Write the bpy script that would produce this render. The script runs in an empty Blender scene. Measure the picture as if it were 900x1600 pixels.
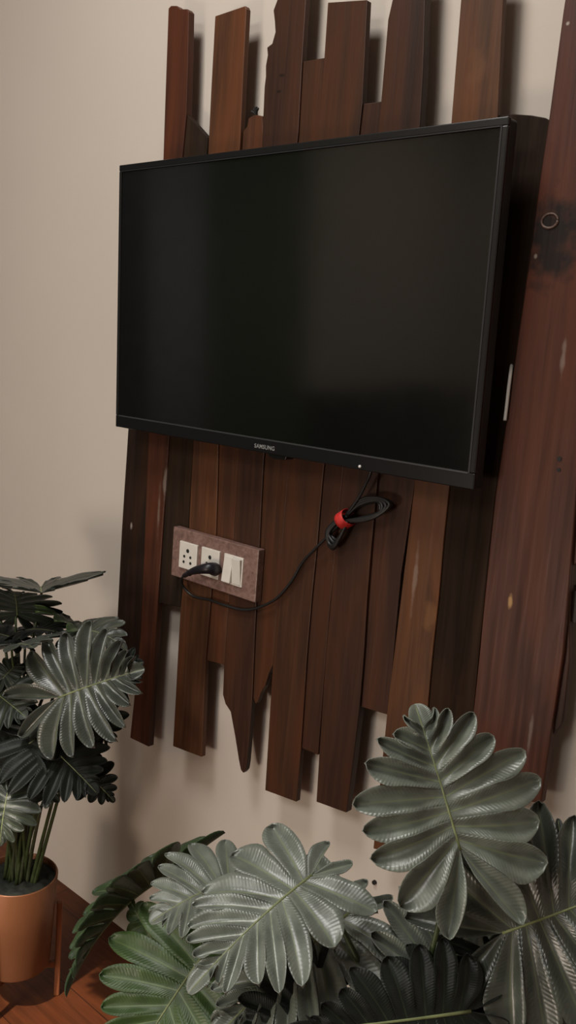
import bpy, bmesh, math, random
from mathutils import Vector, Matrix, Euler, noise
random.seed(7)
C = bpy.context.scene.collection
PI = math.pi

# ------------------------------------------------------------------ camera
F = 1394.0
def nrm(v): return Vector(v).normalized()
VL = (-1155 - 450, 376, -F)              # direction of the wall's horizontals (towards -X)
VD = (-158 - 450, -(8563.5 - 800), -F)   # direction of the plumb line (towards -Z)
aX = -nrm(VL); aZ = -nrm(VD); aX = (aX - aZ * aX.dot(aZ)).normalized(); aY = aZ.cross(aX)
M = Matrix((aX, aY, aZ))                 # camera axes -> world axes
H = 1.216
EYE = Vector((0, 0, H))
def ray(x, y): return M @ Vector((x - 450, 800 - y, -F))
def onY(x, y, Y):
    d = ray(x, y); return EYE + d * (Y / d.y)
def at(x, y, dep): return EYE + ray(x, y) * (dep / F)
def cam_dir(r, u, t): return (M @ Vector((r, u, t))).normalized()   # right, up, towards the viewer
cam = bpy.data.cameras.new('camera'); co = bpy.data.objects.new('camera', cam); C.objects.link(co)
co.matrix_world = Matrix.Translation(EYE) @ M.to_4x4()
cam.sensor_fit = 'VERTICAL'; cam.sensor_height = 24; cam.lens = F / 1600 * 24
cam.clip_start = 0.01
bpy.context.scene.camera = co

# ------------------------------------------------------------------ materials
def new_mat(name):
    m = bpy.data.materials.new(name); m.use_nodes = True
    nt = m.node_tree; return m, nt, nt.nodes['Principled BSDF']
def N(nt, t, **k):
    n = nt.nodes.new(t)
    for a, v in k.items(): setattr(n, a, v)
    return n
def L(nt, a, b): nt.links.new(a, b)
def mathn(nt, op, a, b=None, c=None):
    n = N(nt, 'ShaderNodeMath', operation=op)
    for i, v in enumerate((a, b, c)):
        if v is None: continue
        if isinstance(v, (int, float)): n.inputs[i].default_value = v
        else: L(nt, v, n.inputs[i])
    return n.outputs[0]
def mixc(nt, f, a, b, mode='MIX'):
    n = N(nt, 'ShaderNodeMix', data_type='RGBA', blend_type=mode)
    for s, v in ((n.inputs[0], f), (n.inputs[6], a), (n.inputs[7], b)):
        if isinstance(v, (int, float)): s.default_value = v
        elif isinstance(v, tuple): s.default_value = (*v, 1)
        else: L(nt, v, s)
    return n.outputs[2]
def ramp(nt, f, stops):
    n = N(nt, 'ShaderNodeValToRGB'); e = n.color_ramp.elements
    while len(e) < len(stops): e.new(0.5)
    for k, (p, c) in enumerate(stops):
        e[k].position = p; e[k].color = (*c, 1)
    L(nt, f, n.inputs[0]); return n.outputs[0]
def noise_tex(nt, vec, scale, detail=3, rough=.5, dist=0.0):
    n = N(nt, 'ShaderNodeTexNoise'); n.inputs['Scale'].default_value = scale
    n.inputs['Detail'].default_value = detail; n.inputs['Roughness'].default_value = rough
    n.inputs['Distortion'].default_value = dist
    if vec is not None: L(nt, vec, n.inputs['Vector'])
    return n.outputs['Fac']
def bump(nt, b, h, strength, dist=.002):
    n = N(nt, 'ShaderNodeBump'); n.inputs['Strength'].default_value = strength
    n.inputs['Distance'].default_value = dist; L(nt, h, n.inputs['Height']); L(nt, n.outputs[0], b.inputs['Normal'])
def plain(name, col, rough=.5, metal=0.0, spec=.5, vary=0.0, vscale=60):
    m, nt, b = new_mat(name)
    b.inputs['Base Color'].default_value = (*col, 1)
    b.inputs['Roughness'].default_value = rough; b.inputs['Metallic'].default_value = metal
    b.inputs['Specular IOR Level'].default_value = spec
    p = N(nt, 'ShaderNodeNewGeometry').outputs['Position']
    n = noise_tex(nt, p, vscale, 3)
    c2 = tuple(min(1, c * (1 + vary) + .002 * (vary > 0)) for c in col)
    c1 = tuple(c * (1 - vary) for c in col)
    L(nt, ramp(nt, n, [(.3, c1), (.7, c2)]), b.inputs['Base Color'])
    return m

def srgb(r, g, b):
    f = lambda c: ((c / 255 + .055) / 1.055) ** 2.4 if c > 10 else c / 255 / 12.92
    return (f(r), f(g), f(b))

def wood(name, col, seed, rough=.42, stains=(), spec=.25):
    """varnished board: long grain along z, blotches, pores, worn spots (world places of the wear itself)"""
    m, nt, b = new_mat(name)
    g = N(nt, 'ShaderNodeNewGeometry').outputs['Position']
    mp = N(nt, 'ShaderNodeMapping'); L(nt, g, mp.inputs[0])
    mp.inputs['Location'].default_value = (seed * 1.37, seed * .71, seed * 2.3)
    mp.inputs['Scale'].default_value = (55, 55, 2.2)
    fine = noise_tex(nt, mp.outputs[0], 1.6, 5, .6, .4)
    mp2 = N(nt, 'ShaderNodeMapping'); L(nt, g, mp2.inputs[0])
    mp2.inputs['Location'].default_value = (seed * .37, seed * .9, seed * 1.1)
    mp2.inputs['Scale'].default_value = (14, 14, 2.6)
    broad = noise_tex(nt, mp2.outputs[0], 1.0, 3, .5, 1.2)
    dk = tuple(c * .55 for c in col); lt = tuple(min(1, c * 1.5 + .003) for c in col)
    c = ramp(nt, fine, [(.3, dk), (.52, col), (.75, lt)])
    warm = (min(1, col[0] * 1.7), col[1] * 1.35, col[2] * 1.0)
    c = mixc(nt, ramp(nt, broad, [(.45, (0, 0, 0)), (.75, (.85, .85, .85))]), c, warm)
    c = mixc(nt, ramp(nt, broad, [(.25, (.6, .6, .6)), (.42, (0, 0, 0))]), c, tuple(x * .45 for x in col))
    sp = noise_tex(nt, g, 45, 3)
    for (P, rx, rz, scol, st) in stains:
        s = N(nt, 'ShaderNodeSeparateXYZ'); L(nt, g, s.inputs[0])
        dx = mathn(nt, 'DIVIDE', mathn(nt, 'SUBTRACT', s.outputs[0], P.x), rx)
        dz = mathn(nt, 'DIVIDE', mathn(nt, 'SUBTRACT', s.outputs[2], P.z), rz)
        d = mathn(nt, 'SQRT', mathn(nt, 'ADD', mathn(nt, 'MULTIPLY', dx, dx), mathn(nt, 'MULTIPLY', dz, dz)))
        d = mathn(nt, 'ADD', d, mathn(nt, 'MULTIPLY', mathn(nt, 'SUBTRACT', sp, .5), 1.9))
        f = mathn(nt, 'MULTIPLY', ramp(nt, d, [(.35, (1, 1, 1)), (1.0, (0, 0, 0))]), st)
        c = mixc(nt, f, c, scol)
    L(nt, c, b.inputs['Base Color'])
    r = ramp(nt, fine, [(.3, (rough + .12,) * 3), (.7, (rough - .04,) * 3)]); L(nt, r, b.inputs['Roughness'])
    b.inputs['Specular IOR Level'].default_value = spec
    bump(nt, b, fine, .35, .0015)
    return m

def leaf_mat(name, top, vein, rough=.36, trans=0.0, under=None, spec=.55):
    m, nt, b = new_mat(name)
    uv = N(nt, 'ShaderNodeUVMap'); uv.uv_map = 'UVMap'
    s = N(nt, 'ShaderNodeSeparateXYZ'); L(nt, uv.outputs[0], s.inputs[0])
    u = mathn(nt, 'ABSOLUTE', mathn(nt, 'SUBTRACT', mathn(nt, 'MULTIPLY', s.outputs[0], 2), 1))
    g = N(nt, 'ShaderNodeNewGeometry')
    nz = noise_tex(nt, g.outputs['Position'], 45, 3)
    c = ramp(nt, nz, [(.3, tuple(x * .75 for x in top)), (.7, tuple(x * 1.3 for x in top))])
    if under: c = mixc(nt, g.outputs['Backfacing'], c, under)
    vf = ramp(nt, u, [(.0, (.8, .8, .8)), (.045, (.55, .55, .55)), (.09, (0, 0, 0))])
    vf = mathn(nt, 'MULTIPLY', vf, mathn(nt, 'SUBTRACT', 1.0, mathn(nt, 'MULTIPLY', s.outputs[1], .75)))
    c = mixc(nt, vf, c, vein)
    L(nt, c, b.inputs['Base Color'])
    b.inputs['Roughness'].default_value = rough
    b.inputs['Specular IOR Level'].default_value = spec
    b.inputs['Sheen Weight'].default_value = .12
    ph = mathn(nt, 'ADD', mathn(nt, 'MULTIPLY', s.outputs[1], 150), mathn(nt, 'MULTIPLY', u, -18))
    rib = mathn(nt, 'MULTIPLY', mathn(nt, 'SINE', ph), mathn(nt, 'MULTIPLY', u, .16))
    h = mathn(nt, 'ADD', rib, mathn(nt, 'MULTIPLY', nz, 1.6))
    bump(nt, b, h, .5, .0012)
    if trans:
        b.inputs['Transmission Weight'].default_value = 0
        t = N(nt, 'ShaderNodeBsdfTranslucent'); L(nt, c, t.inputs[0])
        mx = N(nt, 'ShaderNodeMixShader'); mx.inputs[0].default_value = trans
        out = nt.nodes['Material Output']
        L(nt, b.outputs[0], mx.inputs[1]); L(nt, t.outputs[0], mx.inputs[2]); L(nt, mx.outputs[0], out.inputs[0])
    return m

# ------------------------------------------------------------------ object helpers
def tag(o, label=None, cat=None, group=None, kind=None):
    if label: o['label'] = label
    if cat: o['category'] = cat
    if group: o['group'] = group
    if kind: o['kind'] = kind
    return o
def empty(name, loc, label, cat, group=None):
    o = bpy.data.objects.new(name, None); C.objects.link(o); o.location = loc
    o.empty_display_size = .05
    return tag(o, label, cat, group)
def world_loc(o):
    v = Vector((0, 0, 0))
    while o: v += o.location; o = o.parent
    return v
def build(name, bm, mat, parent=None, smooth=False, bevel=0, seg=2, weld=False, subsurf=0, solid=0):
    """one mesh object from world-space geometry, origin at its middle"""
    if weld: bmesh.ops.remove_doubles(bm, verts=bm.verts, dist=weld)
    me = bpy.data.meshes.new(name)
    lo = Vector((1e9,) * 3); hi = -lo
    for v in bm.verts:
        for i in range(3): lo[i] = min(lo[i], v.co[i]); hi[i] = max(hi[i], v.co[i])
    c = (lo + hi) / 2
    for v in bm.verts: v.co -= c
    bm.to_mesh(me); bm.free()
    for m in (mat if isinstance(mat, (list, tuple)) else [mat]): me.materials.append(m)
    if smooth: me.polygons.foreach_set('use_smooth', [True] * len(me.polygons))
    o = bpy.data.objects.new(name, me); C.objects.link(o)
    if parent: o.parent = parent; o.location = c - world_loc(parent)
    else: o.location = c
    if solid:
        s = o.modifiers.new('thickness', 'SOLIDIFY'); s.thickness = solid; s.offset = 0
    if bevel:
        b = o.modifiers.new('bevel', 'BEVEL'); b.width = bevel; b.segments = seg; b.limit_method = 'ANGLE'; b.angle_limit = math.radians(40)
    if subsurf:
        s = o.modifiers.new('subsurf', 'SUBSURF'); s.levels = subsurf; s.render_levels = subsurf
    return o
def frame(o, x, y, z):
    m = Matrix((x, y, z)).transposed().to_4x4(); m.translation = o; return m
ID = Matrix.Identity(4)
def box(bm, lo, hi, mat=ID):
    vs = [bm.verts.new(mat @ Vector((x, y, z))) for x in (lo[0], hi[0]) for y in (lo[1], hi[1]) for z in (lo[2], hi[2])]
    for f in ((0, 1, 3, 2), (4, 6, 7, 5), (0, 4, 5, 1), (2, 3, 7, 6), (0, 2, 6, 4), (1, 5, 7, 3)):
        bm.faces.new([vs[i] for i in f])
    bmesh.ops.recalc_face_normals(bm, faces=bm.faces)
def prism(bm, pts, y0, y1, mat=ID):
    """outline in x,z extruded from y0 (front) to y1"""
    a = [bm.verts.new(mat @ Vector((x, y0, z))) for x, z in pts]
    b = [bm.verts.new(mat @ Vector((x, y1, z))) for x, z in pts]
    bm.faces.new(a); bm.faces.new(b[::-1])
    n = len(a)
    for i in range(n): bm.faces.new((a[i], b[i], b[(i + 1) % n], a[(i + 1) % n]))
    bmesh.ops.recalc_face_normals(bm, faces=bm.faces)
def catmull(pts, n=10):
    P = [Vector(p) for p in pts]; P = [P[0] * 2 - P[1]] + P + [P[-1] * 2 - P[-2]]
    out = []
    for i in range(1, len(P) - 2):
        for k in range(n):
            t = k / n; a, b, c, d = P[i - 1:i + 3]
            out.append(.5 * ((2 * b) + (c - a) * t + (2 * a - 5 * b + 4 * c - d) * t * t + (3 * b - a - 3 * c + d) * t ** 3))
    out.append(P[-2]); return out
def tube(bm, pts, r, seg=8, cap=True):
    rs = r if isinstance(r, (list, tuple)) else [r] * len(pts)
    rings = []; up = None
    for i, p in enumerate(pts):
        t = (pts[min(i + 1, len(pts) - 1)] - pts[max(i - 1, 0)]).normalized()
        if up is None:
            up = t.orthogonal().normalized()
        up = (up - t * up.dot(t))
        up = up.normalized() if up.length > 1e-6 else t.orthogonal().normalized()
        s = t.cross(up)
        rings.append([bm.verts.new(p + (up * math.cos(a) + s * math.sin(a)) * rs[i]) for a in [2 * PI * k / seg for k in range(seg)]])
    for a, b in zip(rings, rings[1:]):
        for k in range(seg): bm.faces.new((a[k], a[(k + 1) % seg], b[(k + 1) % seg], b[k]))
    if cap: bm.faces.new(rings[0][::-1]); bm.faces.new(rings[-1])
def lathe(bm, prof, c, seg=48):
    rings = []
    for r, z in prof:
        if r < 1e-5: rings.append([bm.verts.new(Vector((c[0], c[1], z)))]); continue
        rings.append([bm.verts.new(Vector((c[0] + r * math.cos(2 * PI * k / seg), c[1] + r * math.sin(2 * PI * k / seg), z))) for k in range(seg)])
    for a, b in zip(rings, rings[1:]):
        for k in range(seg):
            q = [a[k % len(a)], a[(k + 1) % len(a)], b[(k + 1) % len(b)], b[k % len(b)]]
            u = []
            for v in q:
                if v not in u: u.append(v)
            if len(u) > 2: bm.faces.new(u)
    bmesh.ops.recalc_face_normals(bm, faces=bm.faces)

# ------------------------------------------------------------------ the room
WY = 1.09        # face of the wall that carries the boards
m_wall, nt, b = new_mat('painted_wall')
g = N(nt, 'ShaderNodeNewGeometry').outputs['Position']
c = ramp(nt, noise_tex(nt, g, 2.2, 4), [(.3, (.56, .50, .435)), (.7, (.59, .53, .46))])
L(nt, c, b.inputs['Base Color']); b.inputs['Roughness'].default_value = .75
b.inputs['Specular IOR Level'].default_value = .25
bump(nt, b, noise_tex(nt, g, 160, 4), .12, .001)
m_floor, nt, b = new_mat('brown_plank_floor')
g = N(nt, 'ShaderNodeNewGeometry').outputs['Position']
mp = N(nt, 'ShaderNodeMapping'); L(nt, g, mp.inputs[0]); mp.inputs['Rotation'].default_value = (0, 0, 0.0)
br = N(nt, 'ShaderNodeTexBrick'); L(nt, mp.outputs[0], br.inputs['Vector'])
br.inputs['Scale'].default_value = 1; br.inputs['Brick Width'].default_value = 1.1; br.inputs['Row Height'].default_value = .13
br.inputs['Mortar Size'].default_value = .0012; br.offset = .37
br.inputs['Color1'].default_value = (.075, .022, .008, 1); br.inputs['Color2'].default_value = (.095, .030, .011, 1)
br.inputs['Mortar'].default_value = (.03, .01, .005, 1)
mp2 = N(nt, 'ShaderNodeMapping'); L(nt, g, mp2.inputs[0]); mp2.inputs['Scale'].default_value = (4, 60, 4)
gr = noise_tex(nt, mp2.outputs[0], 1.4, 5, .6, .6)
c = mixc(nt, .7, br.outputs[0], ramp(nt, gr, [(.3, (.45, .4, .35)), (.7, (1.5, 1.3, 1.1))]), 'MULTIPLY')
L(nt, c, b.inputs['Base Color']); b.inputs['Roughness'].default_value = .45; b.inputs['Specular IOR Level'].default_value = .25
m_ceil = plain('ceiling_paint', (.62, .6, .57), .8, vary=.02, vscale=3)
X0, X1, Y0, ZC = -3.4, 1.6, -3.6, 2.7
def shell(name, lo, hi, mat):
    bm = bmesh.new(); box(bm, lo, hi); return tag(build(name, bm, mat), kind='structure')
shell('floor', (X0 - .1, Y0 - .1, -.1), (X1 + .1, WY + .12, 0), m_floor)
shell('wall_front', (X0 - .1, WY, 0), (X1 + .1, WY + .12, ZC), m_wall)
shell('wall_left', (X0 - .12, Y0, 0), (X0, WY, ZC), m_wall)
shell('wall_right', (X1, Y0, 0), (X1 + .12, WY, ZC), m_wall)
shell('wall_back', (X0 - .1, Y0 - .12, 0), (X1 + .1, Y0, ZC), m_wall)
shell('ceiling', (X0 - .1, Y0 - .1, ZC), (X1 + .1, WY + .12, ZC + .1), m_ceil)

# curtains and a wardrobe across the room: seen only as dim bands in the television
def curtain(y0, y1, mat, label):
    bm = bmesh.new(); n = 70; a = []; x = X0 + .10
    for i in range(n + 1):
        y = y0 + (y1 - y0) * i / n
        a.append((y, x + .03 * math.sin(i * .9) + .008 * math.sin(i * 2.3)))
    lo = [bm.verts.new((q, p, .03)) for p, q in a]; hi = [bm.verts.new((q, p, 2.45)) for p, q in a]
    for i in range(n): bm.faces.new((lo[i], lo[i + 1], hi[i + 1], hi[i]))
    root = empty('curtain', (x, (y0 + y1) / 2, 0), label, 'curtain')
    build('curtain_cloth', bm, mat, root, smooth=True, solid=.004)
    bm = bmesh.new(); tube(bm, [Vector((x, y0 - .02, 2.47)), Vector((x, y1 + .02, 2.47))], .012)
    for yy in (y0 + .02, y1 - .02): box(bm, (X0, yy - .01, 2.46), (x, yy + .01, 2.48))
    build('curtain_rod', bm, plain('rod', (.1, .08, .06), .4), root, smooth=False)
curtain(-1.06, -.45, plain('grey_cloth', (.50, .52, .55), .9, vary=.1), 'grey curtain across the room, a pale band reflected in the television')
curtain(-1.82, -1.12, plain('green_cloth', (.16, .21, .11), .9, vary=.1), 'dull green curtain across the room, reflected in the middle of the television')
w = empty('wardrobe', (X0 + .3, .1, 0), 'black wardrobe across the room, the darkest band reflected in the television', 'wardrobe')
md = plain('black_laminate', (.012, .011, .012), .5, vary=.1)
bm = bmesh.new(); box(bm, (X0 + .01, -.39, 0), (X0 + .5, .61, 2.2)); build('body', bm, md, w, bevel=.004)
for k in range(2):
    bm = bmesh.new(); box(bm, (X0 + .5, -.38 + k * .49, .06), (X0 + .52, +.10 + k * .49, 2.18)); d = build('door', bm, md, w, bevel=.002)
    bm = bmesh.new(); box(bm, (X0 + .52, +.05 + k * .1, 1.0), (X0 + .54, +.065 + k * .1, 1.2)); build('handle', bm, plain('steel', (.5, .5, .5), .3, 1), d, bevel=.003)

sdb = empty('sideboard', (X0 + .25, -2.5, 0), 'low dark sideboard across the room, reflected low in the television', 'sideboard')
bm = bmesh.new(); box(bm, (X0 + .01, -3.1, .08), (X0 + .45, -1.9, .80)); build('body', bm, md, sdb, bevel=.004)
for k in range(3):
    bm = bmesh.new(); box(bm, (X0 + .45, -3.09 + k * .4, .1), (X0 + .47, -2.71 + k * .4, .78)); build('door', bm, md, sdb, bevel=.002)
for x in (X0 + .05, X0 + .4):
    for y in (-3.05, -1.95):
        bm = bmesh.new(); tube(bm, [Vector((x, y, 0)), Vector((x, y, .08))], .02); build('leg', bm, md, sdb)
# ------------------------------------------------------------------ the boards
PY = 1.05        # face of the foremost ordinary board
panel = empty('wooden_wall_panel', onY(450, 900, WY - .02) * 1.0, 'rustic panel of dark uneven wooden planks fixed upright to the wall behind the television', 'wall panel')
panel.location = (-.9, WY, .95)
def jag(pts, seed):
    """slightly uneven sawn edges: subdivide long runs"""
    rnd = random.Random(seed); out = []
    for i, p in enumerate(pts):
        q = pts[(i + 1) % len(pts)]; out.append(p)
        ln = math.hypot(q[0] - p[0], q[1] - p[1]); n = int(ln / .07)
        for k in range(1, n):
            t = k / n; o = rnd.uniform(-.0007, .0007)
            out.append((p[0] + (q[0] - p[0]) * t + o, p[1] + (q[1] - p[1]) * t))
    return out
def plank(pix, col, seed, off=0.0, th=.010, stains=(), rough=.42, label=None, spec=.25):
    Y = PY + off
    pts = [onY(x, y, Y) for x, y in pix]
    st = [(onY(x, y, Y), rx, rz, sc, s) for x, y, rx, rz, sc, s in stains]
    bm = bmesh.new(); prism(bm, jag([(p.x, p.z) for p in pts], seed), Y, Y + th)
    bmesh.ops.triangulate(bm, faces=[f for f in bm.faces if len(f.verts) > 4])
    o = build('plank', bm, wood('board_wood_%d' % seed, col, seed, rough, st, spec), panel, bevel=.0012, seg=2)
    if label: o['label'] = label
    return o
RED = (.062, .022, .012); BRN = (.050, .021, .012); DRK = (.022, .012, .008); GRN = (.022, .014, .009); ORG = (.09, .04, .017)
WHT = (.42, .36, .31)
bk = .0035
# A far left, dark
plank([(202, 640), (235, 640), (233, 760), (223, 990), (214, 1075), (176, 1068), (182, 990), (190, 830)], DRK, 1, bk * .6,
      stains=[(205, 820, .004, .01, WHT, .6)])
# B
plank([(263, 13), (267, 9), (276, 9), (281, 14), (292, 14), (295, 18), (291, 177), (284, 250), (264, 684), (247, 930), (232, 1167), (203, 1153), (220, 990), (232, 680), (255, 247)], RED, 2, 0, .013,
      stains=[(258, 755, .006, .05, WHT, .30), (248, 800, .004, .05, WHT, .2)])
# C (short, mitred top, ends above the gap)
plank([(288, 172), (292, 178), (325, 215), (322, 250), (302, 692), (294, 826), (282, 949), (240, 941), (250, 830), (262, 684), (282, 240)], GRN, 3, bk, rough=.6, spec=.1)
# D
plank([(336, 25), (383, 9), (385, 14), (375, 222), (341, 695), (337, 837), (321, 1034), (315, 1183), (270, 1166), (282, 949), (295, 826), (302, 692), (325, 238)], (.082, .034, .016), 4, 0, .010)
# E
plank([(378, 235), (380, 205), (386, 197), (388, 185), (398, 179), (410, 181), (412, 230), (376, 700), (356, 960), (350, 1039), (318, 1031), (336, 838), (340, 695), (374, 240)], (.075, .030, .015), 5, bk, .010)
# F with ragged left edge and pointed tail
plank([(433, -60), (433, 0), (427, 16), (429, 33), (430, 50), (425, 68), (417, 74), (418, 86), (415, 103), (415, 120), (413, 136), (411, 181), (409, 230), (373, 707), (356, 963), (350, 1036), (348, 1085), (352, 1100), (360, 1112), (367, 1150), (373, 1188), (376, 1203), (380, 1208), (384, 1203), (386, 1190), (390, 1144), (394, 1086), (398, 988), (412, 715), (466, 205), (472, 95), (478, 0), (481, -60)], (.044, .019, .011), 6, 0, .010,
      stains=[(440, 118, .008, .004, (.01, .005, .003), .9), (436, 143, .006, .003, (.01, .005, .003), .9)])
# G
plank([(467, 97), (508, 90), (506, 130), (452, 722), (432, 959), (426, 1040), (420, 1052), (414, 1072), (407, 1083), (403, 1096), (399, 1100), (395, 1090), (394, 1060), (397, 988), (412, 715), (464, 205)], (.052, .021, .010), 7, bk, .010)
# H
plank([(512, 4), (574, 0), (573, 20), (566, 162), (503, 759), (480, 1017), (470, 1168), (463, 1253), (414, 1235), (431, 959), (451, 722), (506, 95)], (.048, .020, .010), 8, 0, .010)
# I
plank([(560, 163), (598, 158), (594, 200), (531, 783), (509, 1022), (497, 1180), (468, 1168), (480, 1017), (503, 759), (562, 200)], (.038, .016, .009), 9, bk, .010)
# J
plank([(617, -60), (613, 0), (606, 31), (602, 80), (595, 160), (531, 783), (509, 1022), (494, 1253), (541, 1270), (562, 1100), (580, 853), (590, 745), (656, 195), (661, 110), (664, 0), (667, -60)], (.038, .016, .009), 10, -.002, .014)
# K
plank([(651, 330), (700, 330), (646, 769), (626, 900), (606, 1117), (557, 1102), (562, 1090), (580, 853), (590, 745)], (.044, .017, .009), 11, bk, .010)
# L
plank([(728, -60), (720, 0), (705, 190), (646, 769), (606, 1100), (583, 1326), (652, 1345), (669, 1095), (702, 759), (777, 190), (783, 60), (789, -60)], (.080, .034, .015), 12, 0, .010,
      stains=[(648, 905, .004, .05, WHT, .22), (672, 960, .012, .03, (.24, .11, .04), .35), (747, 100, .018, .03, (.16, .07, .03), .35)])
# M: dark short board, rounded top
plank([(768, 186), (776, 180), (800, 178), (830, 180), (852, 184), (862, 190), (860, 260), (774, 773), (741, 1100), (728, 1310), (655, 1310), (668, 1100), (701, 759), (762, 260)], (.021, .012, .007), 13, bk, .010, rough=.6, spec=.08)
# N: wide red board, foremost
plank([(892, -60), (880, 18), (858, 183), (830, 385), (774, 773), (741, 1100), (725, 1232), (845, 1256), (863, 1130), (879, 1025), (890, 900), (905, 700), (938, 420), (965, 60), (975, -60)], (.060, .020, .0115), 14, -.004, .014,
      stains=[(864, 374, .052, .062, (.010, .005, .004), 1.), (858, 343, .012, .010, (.008, .004, .003), 1.), (797, 940, .004, .012, (.5, .3, .12), .7), (880, 560, .004, .03, WHT, .25), (828, 1150, .003, .035, WHT, .2), (887, 37, .003, .003, WHT, .9), (837, 400, .003, .004, WHT, .5)])
# O: behind the wide one
plank([(930, 300), (1000, 300), (925, 700), (902, 880), (894, 885), (890, 960), (890, 1030), (883, 1100), (879, 1130), (862, 1150), (850, 1146), (870, 1000)], (.040, .016, .010), 15, bk, .010)
m_blk = plain('blackened_wood', (.008, .006, .005), .7)
# round knot with pale rim, two screw holes, bark sprig
P = onY(859, 345, PY - .0045); fr = frame(P, Vector((1, 0, 0)), Vector((0, 0, 1)), Vector((0, -1, 0)))
bm = bmesh.new()
ring = [fr @ Vector((.0105 * math.cos(a), .0085 * math.sin(a), 0)) for a in [2 * PI * k / 28 for k in range(29)]]
tube(bm, ring, [.0012 + .0009 * abs(math.sin(3.1 * k)) for k in range(29)], 6)
k_ = build('knot', bm, plain('knot_rim', (.10, .06, .045), .4, vary=.5, vscale=300), panel, smooth=True); k_['label'] = 'round knot with a raised pale rim'
for (x, y, r) in ((874, 717, .0030), (873, 734, .0024)):
    P = onY(x, y, PY - .0045); bm = bmesh.new()
    pts = [P + Vector((0, .004, 0)), P + Vector((0, -.0006, 0))]; tube(bm, pts, r, 12)
    build('screw_head', bm, m_blk, panel)
bm = bmesh.new(); P = onY(399, 180, PY + bk)
for dx, dz, r in ((-.008, .006, .0018), (.002, .012, .0024), (.007, .009, .002), (-.003, .009, .0015)):
    tube(bm, catmull([P + Vector((0, .004, -.004)), P + Vector((dx * .3, .0, dz * .5)), P + Vector((dx, -.002, dz))], 4), r, 6)
build('bark_splinter', bm, m_blk, panel, smooth=True)
# battens that hold the boards off the wall
for z, xa, xb in ((1.36, -1.30, -.42), (.93, -1.28, -.43)):
    bm = bmesh.new(); box(bm, (xa, PY + .010, z - .02), (xb, WY, z + .02)); build('batten', bm, wood('batten_wood_%d' % int(z * 100), DRK, 30 + z), panel)
# tiny wall nail
P = onY(586, 1378, WY); bm = bmesh.new(); tube(bm, [P + Vector((0, .003, 0)), P + Vector((0, -.004, 0))], .0035, 12)
tag(build('wall_plug', bm, m_blk), 'tiny dark wall plug in the pinkish wall left of the biggest leaf', 'wall plug')

# ------------------------------------------------------------------ television
TL = at(188, 258, 1); YT, YB = .984, .999
tl, tr = onY(188, 258, YT), onY(795, 183, YT); bl, brr = onY(183, 667, YB), onY(743, 765, YB)
tx = ((tr - tl) + (brr - bl)).normalized(); tz = ((tl - bl) + (tr - brr)); tz = (tz - tx * tz.dot(tx)).normalized(); ty = tz.cross(tx)   # ty points into the wall
ctr = (tl + tr + bl + brr) / 4
TW = ((tr - tl).length + (brr - bl).length) / 2; TH = ((tl - bl).length + (tr - brr).length) / 2
tf = frame(ctr, tx, ty, tz)
tv = empty('television', ctr + ty * .03, 'black flat television with a dark switched off screen mounted on the wooden planks', 'television')
m_tvb = plain('black_gloss_plastic', (.006, .0065, .007), .28)
m_tvm = plain('black_matt_plastic', (.008, .008, .009), .55)
w2, h2 = TW / 2, TH / 2
def rrect(w, h, r, n=5, cx=0, cz=0):
    o = []
    for sx, sz, a0 in ((1, 1, 0), (-1, 1, 90), (-1, -1, 180), (1, -1, 270)):
        for k in range(n + 1):
            a = math.radians(a0 + 90 * k / n); o.append((cx + sx * (w - r) + r * math.cos(a), cz + sz * (h - r) + r * math.sin(a)))
    return o
bm = bmesh.new(); prism(bm, rrect(w2, h2, .005), .0012, .020, tf); build('housing', bm, m_tvm, tv, bevel=.002)
bm = bmesh.new(); prism(bm, rrect(w2 * .86, h2 * .80, .02, cz=-.015), .020, .036, tf)
prism(bm, rrect(w2 * .7, h2 * .6, .02, cz=-.04), .036, .046, tf); build('rear_cover', bm, m_tvm, tv, bevel=.006)
bz, bzb = .010, .021
bm = bmesh.new()
for (x0, z0, x1, z1) in ((-w2, h2 - bz, w2, h2), (-w2, -h2, w2, -h2 + bzb), (-w2, -h2 + bzb, -w2 + .006, h2 - bz), (w2 - bz * .8, -h2 + bzb, w2, h2 - bz)):
    box(bm, (x0, -.003, z0), (x1, .004, z1), tf)
build('bezel', bm, m_tvb, tv, bevel=.0014)
m_scr, nt, b = new_mat('dark_screen_glass')
b.inputs['Base Color'].default_value = (.0045, .005, .0045, 1); b.inputs['Roughness'].default_value = .1; b.inputs['Specular IOR Level'].default_value = .7
g = N(nt, 'ShaderNodeNewGeometry').outputs['Position']; L(nt, ramp(nt, noise_tex(nt, g, 30, 2), [(.3, (.09,) * 3), (.7, (.12,) * 3)]), b.inputs['Roughness'])
bm = bmesh.new(); box(bm, (-w2 + .005, -.0006, -h2 + bzb - .001), (w2 - bz * .8 + .001, .002, h2 - bz + .001), tf); build('screen', bm, m_scr, tv)
bm = bmesh.new(); box(bm, (-w2 + .008, -.0034, -h2 + bzb - .0012), (w2 - .010, -.0004, -h2 + bzb + .0006), tf); build('trim_line', bm, plain('dark_chrome', (.10, .105, .11), .3, .6), tv)
bm = bmesh.new(); box(bm, (w2 - bz * .8 - .0015, -.0034, -h2 + bzb), (w2 - bz * .8 + .0008, -.0005, h2 - bz), tf); box(bm, (-w2 + .006, -.0034, h2 - bz - .001), (w2 - .01, -.0005, h2 - bz + .0004), tf)
build('inner_bezel_edge', bm, plain('edge_black', (.02, .021, .023), .35), tv)
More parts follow.
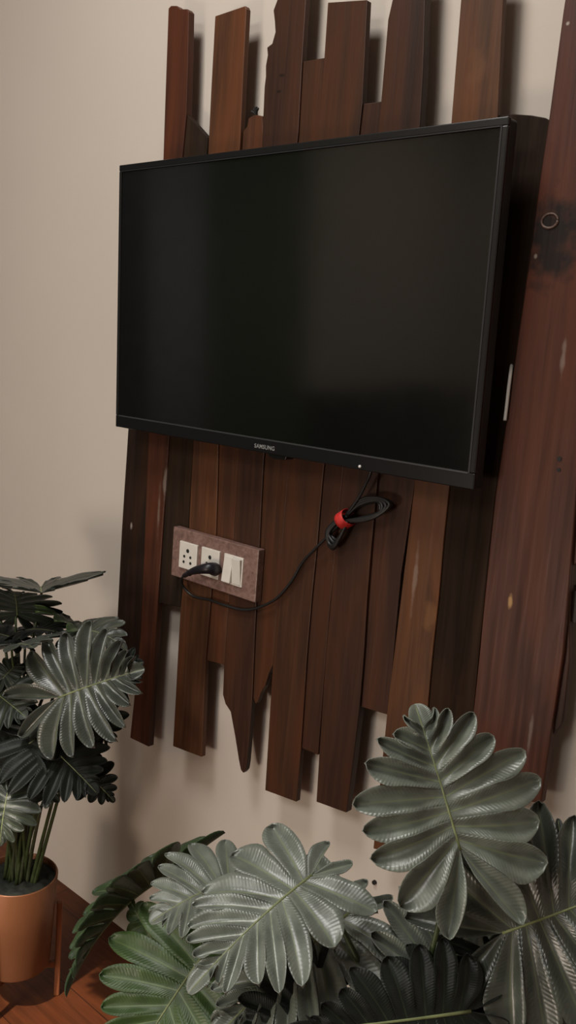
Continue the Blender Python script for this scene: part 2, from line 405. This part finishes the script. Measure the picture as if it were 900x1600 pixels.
def text(s, size, mat, parent, name, mtx, ext=.0003):
    cu = bpy.data.curves.new(name, 'FONT'); cu.body = s; cu.size = size; cu.extrude = ext; cu.align_x = 'CENTER'; cu.align_y = 'CENTER'
    cu.space_character = 1.08; cu.offset = size * .012
    t = bpy.data.objects.new(name, cu); C.objects.link(t); bpy.context.view_layer.update()
    me = bpy.data.meshes.new_from_object(t); C.objects.unlink(t); bpy.data.objects.remove(t)
    bm = bmesh.new(); bm.from_mesh(me); bmesh.ops.transform(bm, matrix=mtx, verts=bm.verts)
    return build(name, bm, mat, parent)
# place of the lettering measured on the bottom bezel
def tvloc(x, y):
    d = ray(x, y); n = ty; o = ctr - ty * .0035
    return tf.inverted() @ (EYE + d * ((o - EYE).dot(n) / d.dot(n)))
q = tvloc(413, 699)
lm = tf @ Matrix.Translation((q.x, -.0032, q.z)) @ Euler((PI / 2, 0, 0)).to_matrix().to_4x4()
text('SAMSUNG', .0088, plain('logo_silver', (.42, .43, .42), .35, .5), tv, 'maker_lettering', lm)
q = tvloc(562, 729)
bm = bmesh.new(); bmesh.ops.create_uvsphere(bm, u_segments=12, v_segments=8, radius=.0022, matrix=tf @ Matrix.Translation((q.x, -.003, q.z)))
build('indicator', bm, plain('indicator_white', (.8, .8, .78), .3), tv, smooth=True)
q = tvloc(428, 712)
bm = bmesh.new(); prism(bm, [(q.x - .020, -h2 + .002), (q.x + .022, -h2 + .002), (q.x + .018, -h2 - .006), (q.x - .005, -h2 - .0075), (q.x - .017, -h2 - .004)], .002, .022, tf)
build('remote_sensor', bm, m_tvb, tv, bevel=.001)
bm = bmesh.new(); box(bm, (-.12, .040, -.1), (.12, .060, .1), tf); build('wall_bracket', bm, m_tvm, tv, bevel=.002)

# white cable end hanging behind the right side of the television
wc = onY(797, 575, PY - .02)
pp = catmull([onY(800, 568, PY + .008), onY(798, 582, PY - .005), onY(795, 605, PY - .008), onY(792, 632, PY - .008), onY(789, 657, PY - .008)], 8)
bm = bmesh.new(); tube(bm, pp, .0023, 10)
tag(build('white_cable', bm, plain('white_pvc', (.62, .60, .56), .5), smooth=True), 'short white cable end poking out of the plank seam right of the television', 'cable')

# ------------------------------------------------------------------ switch board
SB = PY - .012
a, b_, c_, d_ = onY(271, 824, SB), onY(405, 858, SB), onY(398, 941, SB), onY(267, 899, SB)
sx0, sx1 = (a.x + d_.x) / 2, (b_.x + c_.x) / 2; sz1, sz0 = (a.z + b_.z) / 2, (c_.z + d_.z) / 2
sb = empty('switch_board', ((sx0 + sx1) / 2, PY, (sz0 + sz1) / 2), 'brown marbled switch board with two white sockets and white rocker switches on the planks', 'switch board')
m_gr, nt, b = new_mat('brown_marble_laminate')
g = N(nt, 'ShaderNodeNewGeometry').outputs['Position']
n1 = noise_tex(nt, g, 70, 6, .65, 1.5); n2 = noise_tex(nt, g, 230, 3)
c = ramp(nt, n1, [(.3, (.11, .062, .05)), (.5, (.20, .12, .10)), (.66, (.27, .17, .14)), (.8, (.42, .31, .26))])
c = mixc(nt, ramp(nt, n2, [(.6, (0, 0, 0)), (.75, (.5, .5, .5))]), c, (.10, .05, .045)); L(nt, c, b.inputs['Base Color']); b.inputs['Roughness'].default_value = .4
bm = bmesh.new(); box(bm, (sx0, SB, sz0), (sx1, PY + .003, sz1)); build('mounting_plate', bm, m_gr, sb, bevel=.0015)
m_wp = plain('white_switch_plastic', (.66, .63, .57), .35, vary=.03)
m_hole = plain('socket_hole', (.01, .01, .01), .6)
def modrect(tlp, trp, brp, blp):
    q = [onY(x, y, SB - .003) for x, y in (tlp, trp, brp, blp)]
    return (q[0].x + q[3].x) / 2, (q[1].x + q[2].x) / 2, (q[2].z + q[3].z) / 2, (q[0].z + q[1].z) / 2
def cyl_y(bm, x, z, r, y0, y1, seg=16): tube(bm, [Vector((x, y1, z)), Vector((x, y0, z))], r, seg)
for k, (pix, holes) in enumerate(((((281, 845), (309, 852), (306, 892), (279, 888)), ((293.5, 861), (288, 869), (297.5, 871.5), (287, 877.5), (297.5, 880.5))),
                                  (((315, 854), (344, 862), (340, 906), (313, 898)), ((328, 871), (323, 880), (333, 883), (322, 889), (333, 892))))):
    x0, x1, z0, z1 = modrect(*pix)
    bm = bmesh.new(); box(bm, (x0, SB - .0035, z0), (x1, SB + .004, z1)); s = build('socket', bm, m_wp, sb, bevel=.0012)
    s['label'] = ('white five pin socket', 'white five pin socket with the black plug in it')[k]
    for j, (hx, hy) in enumerate(holes):
        P = onY(hx, hy, SB - .0035)
        bm = bmesh.new(); cyl_y(bm, P.x, P.z, .0036 if j == 0 else .0026, SB - .0040, SB - .002); build('pin_hole', bm, m_hole, s)
x0, x1, z0, z1 = modrect((350, 864), (380, 873), (376, 919), (347, 909))
bm = bmesh.new(); box(bm, (x0, SB - .0025, z0), (x1, SB + .004, z1)); s = build('switch_frame', bm, m_wp, sb, bevel=.0012)
xm = (x0 + x1) / 2
for (p, q, tlt) in ((x0 + .002, xm - .0005, 1), (xm + .0005, x1 - .002, -1)):
    bm = bmesh.new(); za, zb = z0 + .003, z1 - .003; f0, f1 = SB - .0035, SB - .0085
    ya, yb = (f1, f0) if tlt > 0 else (f0, f1)
    vs = [bm.verts.new(v) for v in ((p, ya, za), (q, ya, za), (q, yb, zb), (p, yb, zb), (p, SB, za), (q, SB, za), (q, SB, zb), (p, SB, zb))]
    for f in ((0, 1, 2, 3), (4, 7, 6, 5), (0, 4, 5, 1), (3, 2, 6, 7), (0, 3, 7, 4), (1, 5, 6, 2)): bm.faces.new([vs[i] for i in f])
    bmesh.ops.recalc_face_normals(bm, faces=bm.faces)
    build('rocker_switch', bm, m_wp, sb, bevel=.001)
# ------------------------------------------------------------------ power lead
m_cord = plain('black_cord', (.010, .010, .010), .45)
m_plug = plain('black_plug', (.008, .007, .011), .4)
lead = empty('power_lead', onY(540, 812, PY - .012), 'black television power lead looped up and tied with a red strap', 'power cable')
pc = onY(333, 889, SB - .012)                                   # plug body sits on the second socket, lead leaves to the left
bm = bmesh.new()
e0 = onY(337, 890, SB - .004); e1 = onY(327, 888, SB - .022); e2 = onY(306, 891, SB - .026); e3 = onY(294, 896, SB - .022); e4 = onY(287, 900, SB - .018)
path = catmull([onY(339, 891, SB - .003), e0, e1, e2, e3, e4], 5); n = len(path)
def plr(i):
    t = i / (n - 1); return .0115 - .001 * t if t < .3 else (.0112 - (t - .3) / .35 * .005 if t < .65 else .0062 - (t - .65) / .35 * .003 + .0007 * math.sin(i * 2.4))
tube(bm, path, [plr(i) for i in range(n)], 14)
for dx in (-.0045, .0045):
    tube(bm, [pc + Vector((dx + .004, .016, -.004)), pc + Vector((dx + .004, .003, -.004))], .002, 8)
build('plug', bm, m_plug, lead, smooth=True)
cp = [(286, 900, -.026), (283, 908, -.018), (289, 920, -.010), (303, 932, -.006), (330, 938, -.005), (352, 946, -.005), (380, 953, -.005), (405, 949, -.005), (432, 935, -.006), (455, 909, -.006), (472, 880, -.007), (492, 858, -.010), (512, 838, -.012), (533, 816, -.016)]
cord = catmull([onY(x, y, PY + o) for x, y, o in cp], 8)
bm = bmesh.new(); tube(bm, cord, .0023, 10)
up = catmull([onY(x, y, PY + o) for x, y, o in ((533, 816, -.016), (548, 796, -.02), (562, 775, -.022), (572, 755, -.025), (578, 742, -.028), (584, 715, -.028))], 8)
tube(bm, up, .0023, 10)
build('cord', bm, m_cord, lead, smooth=True)
bm = bmesh.new(); rnd = random.Random(4)
kn = Vector((539, 811, 0))
for k in range(11):
    f = k / 10
    ex, ey = 612 - 18 * f, 790 + 6 * (f - .5)
    w = 24 - 22 * abs(f - .2); o = -.008 - .005 * (k % 3)
    loop1 = [(536, 812, o), (560, 795 - w * .5, o), (588, 786 - w * .35, o), (ex, ey, o - .002), (590, 801 + w * .2, o - .004), (565, 808 + w * .25, o - .004), (540, 814, o - .003)]
    tube(bm, catmull([onY(x, y, PY + z) for x, y, z in loop1], 7), .0027, 8)
    ex, ey = 519 + 6 * f, 857 - 22 * abs(f - .4)
    loop2 = [(543, 806, o), (527, 812 + 5 * f, o), (512 + 3 * f, 827 + 5 * f, o), (ex - 8, ey - 8, o), (ex, ey, o - .002), (530 + 3 * f, 842 - 6 * f, o - .004), (543, 815, o - .004)]
    tube(bm, catmull([onY(x, y, PY + z) for x, y, z in loop2], 7), .0027, 8)
build('coiled_cord', bm, m_cord, lead, smooth=True)
# strap: a ribbon ring across the bundle
c0 = onY(540, 811, PY - .0165); axis = (onY(560, 798, PY - .0135) - onY(520, 824, PY - .0135)).normalized()
side = Vector((0, 1, 0)).cross(axis).normalized()
bm = bmesh.new(); rings = []
for k in range(20):
    a = 2 * PI * k / 20; rings.append([bm.verts.new(c0 + axis * s + side * (.0130 * math.cos(a)) + Vector((0, 1, 0)) * (.0160 * math.sin(a))) for s in (-.0078, -.003, .003, .0078)])
for k in range(20):
    for j in range(3): bm.faces.new((rings[k][j], rings[(k + 1) % 20][j], rings[(k + 1) % 20][j + 1], rings[k][j + 1]))
st = build('cable_tie', bm, plain('red_strap', (.52, .022, .018), .6, vary=.15, vscale=200), lead, smooth=True, solid=.0012); st['label'] = 'red strap around the coils'

# ------------------------------------------------------------------ plants
def leaf_mesh(P0, P1, normal, width=.7, nl=9, arch=.05, side=.0, pleat=.045, seed=0, curl=.06, back=.5, gap=.46, fwd=0.0, skew=0.0, vee=.05, sw=0.0, bl=.10):
    """deeply lobed leaf; local x runs from stalk joint (0) to tip (1)"""
    rnd = random.Random(seed)
    Lg = (P1 - P0).length; x = (P1 - P0).normalized(); z = (normal - x * normal.dot(x)).normalized(); y = z.cross(x)
    fr = frame(P0, x, y, z)
    bm = bmesh.new(); uvl = bm.loops.layers.uv.new('UVMap')
    def shape(px, py, extra):
        s = max(-.5, min(1.3, px))
        zz = arch * 4 * s * (1 - s) if s > 0 else arch * 4 * s * .8
        zz += -side * py * py + extra * Lg / Lg
        zz += vee * abs(py) - curl * (abs(py) / max(width, .1)) ** 3 * .8
        return fr @ (Vector((px, py + skew * s * s, zz)) * Lg)
    tops = {}
    NT, NU = 13, 3
    for sd in (1, -1):
        B = []      # boundary points on the midrib
        lob = []
        for i in range(nl):
            f = i / (nl - 1)
            th = math.radians(150 - 112 * f ** .62 - fwd * f - sw * min(1, f * 3) * (1 - .6 * f) + rnd.uniform(-4.5, 4.5))
            if i == 0: th = math.radians(158 + rnd.uniform(-4, 4))
            ln = width * (back / .62 if i == 0 else .80 + .26 * math.sin(PI * min(1, f * .75 + .22)) - .52 * max(0, f - .45) / .55) * rnd.uniform(.90, 1.08)
            o = .0 + .80 * f ** 1.15
            lob.append([o, th, ln])
            B.append(.0 if i == 0 else (o + lob[i - 1][0]) / 2)
        B.append(min(.97, lob[-1][0] + .06))
        notch = []
        for i in range(nl - 1):
            a, b = lob[i], lob[i + 1]; th = (a[1] + b[1]) / 2; r = gap * min(a[2], b[2]) * rnd.uniform(.9, 1.08)
            o = (a[0] + b[0]) / 2
            notch.append(Vector((o + r * math.cos(th), r * math.sin(th))))
        a = lob[-1]; tn = Vector((B[-1] + .045, .075 * 1.0)); notch.append(tn)
        tops[sd] = tn
        n0 = Vector((-.10 - .22 * back * width, .035)) # inner edge of the backward lobe
        notch = [n0] + notch
        for i, (o, th, ln) in enumerate(lob):
            d = Vector((math.cos(th), math.sin(th))); per = Vector((-d.y, d.x))
            Bl, Bh = Vector((B[i], 0)), Vector((B[i + 1], 0)); O = Vector((o, 0))
            if i == 0: Bl = Vector((0, 0))
            Nl, Nh = notch[i], notch[i + 1]
            bend = rnd.uniform(-.03, .12) * ln
            def cen(t): return O + d * ln * t + Vector((1, 0)) * bend * t * t
            dl = (Nl - O).length / ln; dh = (Nh - O).length / ln; dl = min(dl, .8); dh = min(dh, .8)
            bulge = rnd.uniform(bl, bl + .16); dp = rnd.uniform(.8, 1.15); tiplift = rnd.uniform(-.04, .02)
            rows = []
            for k in range(NT + 1):
                t = 1 - (1 - k / NT) ** 1.35
                c = cen(t); row = []
                def edge(Bp, Np, tn):
                    if t <= tn: return Bp.lerp(Np, t / tn)
                    uu = (t - tn) / (1 - tn); e = Np - cen(tn); e = e - d * e.dot(d) * uu * .9
                    return c + e * ((1 + bulge * math.sin(PI * min(1, uu * 1.1))) * max(0, 1 - uu ** 3.6) ** .5)
                El, Eh = edge(Bl, Nl, dl), edge(Bh, Nh, dh)
                if k == 0: El, Eh, c = Bl, Bh, O
                for j in range(-NU, NU + 1):
                    u = j / NU
                    p = c.lerp(El, -u) if u < 0 else c.lerp(Eh, u)
                    ex = pleat * dp * (abs(u) ** 1.2) * min(1, t * 2.2) * (1 if t < .75 else 1 - (t - .75) * 1.2) + tiplift * t * t
                    # crinkled faux leaf edge
                    w = .006 * math.sin(14 * t + i * 2 + sd) * abs(u)
                    if sd * u == 0: w = 0
                    if sum((p - n).length < 1e-6 for n in notch): w = 0
                    if abs(p.y) < 1e-6: ex = 0; w = 0
                    row.append((bm.verts.new(shape(p.x, sd * p.y, ex + w * (t > max(dl, dh)))), (u * .5 + .5, t)))
                rows.append(row)
            for a, b in zip(rows, rows[1:]):
                for j in range(2 * NU):
                    q = [a[j], a[j + 1], b[j + 1], b[j]]
                    if sd < 0: q = q[::-1]
                    try: fc = bm.faces.new([v[0] for v in q])
                    except ValueError: continue
                    for lp, v in zip(fc.loops, q): lp[uvl].uv = v[1]
    # terminal lobe
    rows = []; b0 = .80; rnd2 = rnd.uniform(.08, .12)
    for k in range(NT + 1):
        t = k / NT; px = b0 + (1.03 - b0) * (1 - (1 - t) ** 1.4)
        w = .07 + rnd2 * math.sin(PI * min(1, t * 1.0)) * .35
        w *= max(0, 1 - t ** 3) ** .5
        rows.append([(bm.verts.new(shape(px, w * j / NU * width / .7, pleat * .5 * abs(j / NU) * math.sin(PI * t))), (j / NU * .5 + .5, t * .8)) for j in range(-NU, NU + 1)])
    for a, b in zip(rows, rows[1:]):
        for j in range(2 * NU):
            q = [a[j], b[j], b[j + 1], a[j + 1]]
            fc = bm.faces.new([v[0] for v in q])
            for lp, v in zip(fc.loops, q): lp[uvl].uv = v[1]
    bmesh.ops.remove_doubles(bm, verts=bm.verts, dist=Lg * .0025)
    rib = [shape(s, 0, .002) for s in [i / 14 for i in range(15)]]
    return bm, rib, Lg

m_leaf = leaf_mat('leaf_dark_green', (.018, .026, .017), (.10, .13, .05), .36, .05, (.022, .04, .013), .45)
m_leaf_s = leaf_mat('leaf_lit_silver', (.135, .155, .125), (.24, .30, .12), .35, .05, (.045, .07, .028), .75)  # lit copy of the leaf green: silvery light painted into the colour
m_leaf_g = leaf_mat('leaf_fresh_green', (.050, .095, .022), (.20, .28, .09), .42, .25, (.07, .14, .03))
m_leaf_k = leaf_mat('leaf_shaded_black', (.007, .010, .007), (.03, .045, .02), .45, .02, (.008, .012, .007), .25)  # shaded copy: darkness beneath other leaves put into the colour
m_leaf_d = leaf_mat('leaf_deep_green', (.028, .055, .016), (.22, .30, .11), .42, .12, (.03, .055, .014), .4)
m_leaf_p = leaf_mat('leaf_dim_silver', (.050, .060, .045), (.15, .18, .08), .33, .05, (.03, .05, .018), .85)  # dimmer copy of the lit silver, weaker light painted into the colour
m_rib = plain('midrib_green', (.20, .23, .10), .45, vary=.2)
m_stalk = plain('stalk_green', (.04, .06, .018), .5, vary=.25)
m_stalk2 = plain('stalk_dark', (.045, .055, .025), .5, vary=.25)
def add_leaf(root, crown, b, t, n, mat=None, stalk=True, sag=.5, rr=.0026, label=None, **k):
    P0 = at(*b); P1 = at(*t)
    bm, rib, Lg = leaf_mesh(P0, P1, cam_dir(*n), **k)
    lf = build('leaf', bm, mat or m_leaf, root, smooth=True, solid=.0006)
    if label: lf['label'] = label
    bm = bmesh.new(); tube(bm, rib, [Lg * .0085 * (1 - .8 * i / 14) + .0003 for i in range(15)], 6); build('midrib', bm, m_rib, lf, smooth=True)
    if stalk:
        a = crown + Vector((random.uniform(-.02, .02), random.uniform(-.02, .02), 0))
        mid = Vector((a.x + (P0.x - a.x) * .35, a.y + (P0.y - a.y) * .35, a.z + (P0.z - a.z) * (.5 + .3 * sag)))
        nn = cam_dir(*n); d1 = (P1 - P0).normalized(); nn = (nn - d1 * nn.dot(d1)).normalized()
        pts = catmull([a, mid, P0 - nn * .016 - d1 * .004, P0 - nn * .002 + d1 * .004], 8); q = len(pts)
        bm = bmesh.new(); tube(bm, pts, [rr * (1.35 - .8 * i / q) for i in range(q)], 8)
        build('leaf_stalk', bm, m_stalk if random.random() < .6 else m_stalk2, root, smooth=True)
    return lf
m_pot = plain('copper_pot', (.20, .078, .034), .42, .3, vary=.06, vscale=12)
m_soil, nt, b = new_mat('dark_moss')
g = N(nt, 'ShaderNodeNewGeometry').outputs['Position']
L(nt, ramp(nt, noise_tex(nt, g, 120, 4), [(.3, (.003, .004, .003)), (.7, (.014, .018, .013))]), b.inputs['Base Color']); b.inputs['Roughness'].default_value = .9
m_leg = wood('stand_wood', (.20, .075, .035), 55, .45)
def pot(root, c, r, z0, z1):
    bm = bmesh.new()
    lathe(bm, [(0, z0), (r * .80, z0), (r * .86, z0 + .004), (r * .93, z0 + (z1 - z0) * .5), (r, z1 - .002), (r * .985, z1), (r * .95, z1 - .001), (r * .90, z0 + (z1 - z0) * .5), (r * .84, z0 + .012), (0, z0 + .012)], c)
    build('pot', bm, m_pot, root, smooth=True, bevel=.001)
    bm = bmesh.new(); n = 46; top = z1 - .012; rings = []
    for i in range(n // 2 + 1):
        rr = r * .955 * i / (n // 2); ring = []
        for k in range(n):
            a = 2 * PI * k / n; x, y = c[0] + rr * math.cos(a), c[1] + rr * math.sin(a)
            ring.append(bm.verts.new((x, y, top + .006 * noise.noise(Vector((x * 75, y * 75, 3))) + .003 * noise.noise(Vector((x * 200, y * 200, 1))) - .004 * (i == n // 2))))
        rings.append(ring)
    for a, b in zip(rings, rings[1:]):
        for k in range(n): bm.faces.new((a[k], a[(k + 1) % n], b[(k + 1) % n], b[k]))
    bmesh.ops.remove_doubles(bm, verts=bm.verts, dist=.0004)
    build('soil', bm, m_soil, root, smooth=True, solid=.004)
def stand(c, r, zb, ztop, ang, label):
    root = empty('plant_stand', (c[0], c[1], 0), label, 'plant stand')
    for k in range(3):
        a = ang + k * 2 * PI / 3; d = Vector((math.cos(a), math.sin(a), 0)); s = Vector((-d.y, d.x, 0))
        f = frame(Vector((c[0], c[1], 0)), d, s, Vector((0, 0, 1)))
        bm = bmesh.new(); box(bm, (r, -.0055, 0), (r + .010, .0055, ztop), f); build('leg', bm, m_leg, root, bevel=.002)
        bm = bmesh.new(); box(bm, (0, -.005, zb - .0125), (r, .005, zb - .0005), f); build('crossbar', bm, m_leg, root, bevel=.0015)
    return root

# --- left plant
LC = (-1.291, .823)
leg = at(90, 1553, 1.0); d = ray(90, 1553); leg = EYE + d * (-H / d.z)
ang = math.atan2(leg.y - LC[1], leg.x - LC[0])
stand(LC, .069, .072, .192, ang, 'small wooden stand holding the copper pot of the left plant')
p1 = empty('potted_plant', (LC[0], LC[1], .072), 'artificial split-leaf plant in a copper pot on a stand at the left', 'plant')
pot(p1, LC, .069, .072, .252)
cr = Vector((LC[0], LC[1], .238))
def LL(b, t, n, **k): return add_leaf(p1, cr, b, t, n, **k)
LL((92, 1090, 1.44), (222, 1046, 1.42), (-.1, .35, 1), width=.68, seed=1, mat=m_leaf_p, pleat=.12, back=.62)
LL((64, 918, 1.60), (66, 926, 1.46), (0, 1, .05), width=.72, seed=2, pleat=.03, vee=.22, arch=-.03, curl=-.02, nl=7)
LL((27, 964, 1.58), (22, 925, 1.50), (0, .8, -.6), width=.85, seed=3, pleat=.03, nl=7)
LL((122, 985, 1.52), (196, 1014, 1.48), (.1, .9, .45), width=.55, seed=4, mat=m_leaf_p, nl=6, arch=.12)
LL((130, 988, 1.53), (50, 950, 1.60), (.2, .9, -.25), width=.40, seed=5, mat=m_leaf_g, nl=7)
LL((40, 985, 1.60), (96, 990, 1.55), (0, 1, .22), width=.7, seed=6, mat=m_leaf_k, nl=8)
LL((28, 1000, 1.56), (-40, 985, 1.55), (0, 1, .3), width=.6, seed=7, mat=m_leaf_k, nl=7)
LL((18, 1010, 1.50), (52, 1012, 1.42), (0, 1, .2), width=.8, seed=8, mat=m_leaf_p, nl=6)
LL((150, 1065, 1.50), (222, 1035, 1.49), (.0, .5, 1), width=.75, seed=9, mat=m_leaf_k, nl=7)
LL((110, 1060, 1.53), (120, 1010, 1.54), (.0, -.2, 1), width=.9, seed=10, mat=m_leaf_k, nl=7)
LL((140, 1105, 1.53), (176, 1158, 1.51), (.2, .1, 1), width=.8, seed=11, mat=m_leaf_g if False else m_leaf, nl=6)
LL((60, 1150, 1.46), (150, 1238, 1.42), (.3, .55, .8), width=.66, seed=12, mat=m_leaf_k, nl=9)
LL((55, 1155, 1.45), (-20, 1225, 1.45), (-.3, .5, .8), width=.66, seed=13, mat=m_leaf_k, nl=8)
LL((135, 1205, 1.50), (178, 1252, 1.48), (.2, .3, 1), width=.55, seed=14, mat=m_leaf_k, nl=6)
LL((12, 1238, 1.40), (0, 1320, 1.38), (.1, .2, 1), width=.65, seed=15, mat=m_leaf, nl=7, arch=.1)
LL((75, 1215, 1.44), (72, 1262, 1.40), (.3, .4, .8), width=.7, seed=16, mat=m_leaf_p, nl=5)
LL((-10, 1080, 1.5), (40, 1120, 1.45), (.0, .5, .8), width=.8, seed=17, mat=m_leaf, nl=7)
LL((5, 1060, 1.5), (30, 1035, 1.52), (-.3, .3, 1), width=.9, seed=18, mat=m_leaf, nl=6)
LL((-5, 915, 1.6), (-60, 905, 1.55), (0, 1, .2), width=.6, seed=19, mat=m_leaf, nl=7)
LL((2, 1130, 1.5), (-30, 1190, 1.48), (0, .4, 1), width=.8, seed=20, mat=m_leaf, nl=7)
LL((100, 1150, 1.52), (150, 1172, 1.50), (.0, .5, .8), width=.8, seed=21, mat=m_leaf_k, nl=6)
bm = bmesh.new()
for (x, y, d) in ((20, 1388, 1.62), (32, 1392, 1.61), (44, 1390, 1.62), (36, 1380, 1.63), (25, 1384, 1.63)):
    pass
bm.free()
for k, (xb, xt, yt, dt) in enumerate(((18, 30, 1262, 1.5), (26, 38, 1240, 1.52), (34, 58, 1250, 1.5), (41, 64, 1262, 1.47), (48, 84, 1244, 1.48), (52, 94, 1236, 1.48), (30, 20, 1250, 1.5), (22, 6, 1270, 1.45))):
    a = Vector((cr.x, cr.y, cr.z)) + aX * 0; a = at(xb, 1388, 1.615)
    bm = bmesh.new(); pts = catmull([a, at((xb * .62 + xt * .38), 1330, 1.58), at(xt, yt, dt)], 8)
    tube(bm, pts, [.0042 - .0016 * i / len(pts) for i in range(len(pts))], 8); build('leaf_stalk', bm, m_stalk if k % 3 else m_stalk2, p1, smooth=True)

# --- foreground plant
RC = (-.38, .66)
stand(RC, .105, .12, .27, .6, 'wooden stand under the large foreground plant')
p2 = empty('potted_plant', (RC[0], RC[1], .12), 'large artificial split-leaf plant with silvery lobed leaves in the right foreground', 'plant')
pot(p2, RC, .105, .12, .36)
cr2 = Vector((RC[0], RC[1], .345))
def FL(b, t, n, **k): return add_leaf(p2, cr2, b, t, n, **{**dict(rr=.0026), **k})
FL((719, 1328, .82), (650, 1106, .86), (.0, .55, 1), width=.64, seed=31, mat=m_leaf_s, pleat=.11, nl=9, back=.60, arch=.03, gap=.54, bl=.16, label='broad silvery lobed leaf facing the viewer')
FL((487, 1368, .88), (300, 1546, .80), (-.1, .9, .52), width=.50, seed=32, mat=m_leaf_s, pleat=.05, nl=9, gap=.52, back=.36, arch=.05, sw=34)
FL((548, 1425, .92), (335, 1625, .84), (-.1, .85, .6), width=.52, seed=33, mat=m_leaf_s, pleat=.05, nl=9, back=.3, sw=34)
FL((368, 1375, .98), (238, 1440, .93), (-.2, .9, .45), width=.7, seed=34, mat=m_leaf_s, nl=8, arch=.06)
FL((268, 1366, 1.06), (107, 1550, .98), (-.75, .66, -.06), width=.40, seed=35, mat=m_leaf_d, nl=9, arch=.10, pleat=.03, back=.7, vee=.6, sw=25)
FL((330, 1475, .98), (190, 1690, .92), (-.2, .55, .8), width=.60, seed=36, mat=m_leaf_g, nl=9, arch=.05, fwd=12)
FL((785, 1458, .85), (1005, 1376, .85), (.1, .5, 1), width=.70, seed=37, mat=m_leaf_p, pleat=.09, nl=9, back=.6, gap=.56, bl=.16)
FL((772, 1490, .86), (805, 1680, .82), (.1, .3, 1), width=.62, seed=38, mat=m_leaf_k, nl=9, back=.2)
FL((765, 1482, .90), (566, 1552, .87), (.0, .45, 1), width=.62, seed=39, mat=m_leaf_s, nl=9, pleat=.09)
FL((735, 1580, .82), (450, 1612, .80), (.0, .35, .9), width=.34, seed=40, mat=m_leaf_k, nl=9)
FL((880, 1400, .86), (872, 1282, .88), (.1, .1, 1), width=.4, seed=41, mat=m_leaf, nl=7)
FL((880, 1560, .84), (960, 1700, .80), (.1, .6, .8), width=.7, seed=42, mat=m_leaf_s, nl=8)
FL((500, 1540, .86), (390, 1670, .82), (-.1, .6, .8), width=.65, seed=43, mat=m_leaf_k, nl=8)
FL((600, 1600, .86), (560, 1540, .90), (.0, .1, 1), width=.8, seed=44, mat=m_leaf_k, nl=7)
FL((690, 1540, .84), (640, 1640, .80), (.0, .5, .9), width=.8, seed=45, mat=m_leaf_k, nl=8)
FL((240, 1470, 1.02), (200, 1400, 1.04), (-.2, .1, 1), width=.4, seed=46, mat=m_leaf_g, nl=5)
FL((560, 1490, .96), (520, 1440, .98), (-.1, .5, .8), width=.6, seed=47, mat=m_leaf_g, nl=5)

# ------------------------------------------------------------------ light
def area(name, loc, target, size, power, col, sy=None):
    l = bpy.data.lights.new(name, 'AREA'); l.shape = 'RECTANGLE'; l.size = size; l.size_y = sy or size; l.energy = power; l.color = col
    o = bpy.data.objects.new(name, l); C.objects.link(o); o.location = loc
    o.rotation_euler = (Vector(target) - Vector(loc)).to_track_quat('-Z', 'Y').to_euler(); return o
area('side_lamp', (-.95, -.9, .45), (-.75, 1.1, .3), .4, 9.5, (1, .84, .70), .4)
area('ceiling_lamp_and_fill', (-1.0, .1, 2.64), (-1.0, .1, 0), .5, 22, (1, .965, .93))
area('ceiling_lamp_and_fill', (-.7, -1.7, 2.64), (-.7, -1.5, 0), 1.1, 38, (1, .965, .92))  # fill light added above and behind the camera
area('ceiling_lamp_and_fill', (-2.3, -2.7, 2.64), (-2.3, -2.7, 0), .6, 14, (1, .92, .76))  # added light, brightens the far walls mirrored in the television
l = bpy.data.lights.new('down_light', 'SPOT'); l.energy = 520; l.spot_size = math.radians(6); l.spot_blend = .5; l.shadow_soft_size = .03; l.color = (1, .88, .72)
o = bpy.data.objects.new('down_light', l); C.objects.link(o); o.location = (-.9, -.6, 2.66)
o.rotation_euler = (Vector((-1.19, .84, 0)) - o.location).to_track_quat('-Z', 'Y').to_euler()
W = bpy.data.worlds.new('world'); bpy.context.scene.world = W; W.use_nodes = True
W.node_tree.nodes['Background'].inputs[0].default_value = (1, .95, .9, 1); W.node_tree.nodes['Background'].inputs[1].default_value = .05
sc = bpy.context.scene
sc.view_settings.view_transform = 'Standard'; sc.view_settings.look = 'None'; sc.view_settings.gamma = 1
sc.view_settings.use_curve_mapping = False; sc.view_settings.exposure = 0
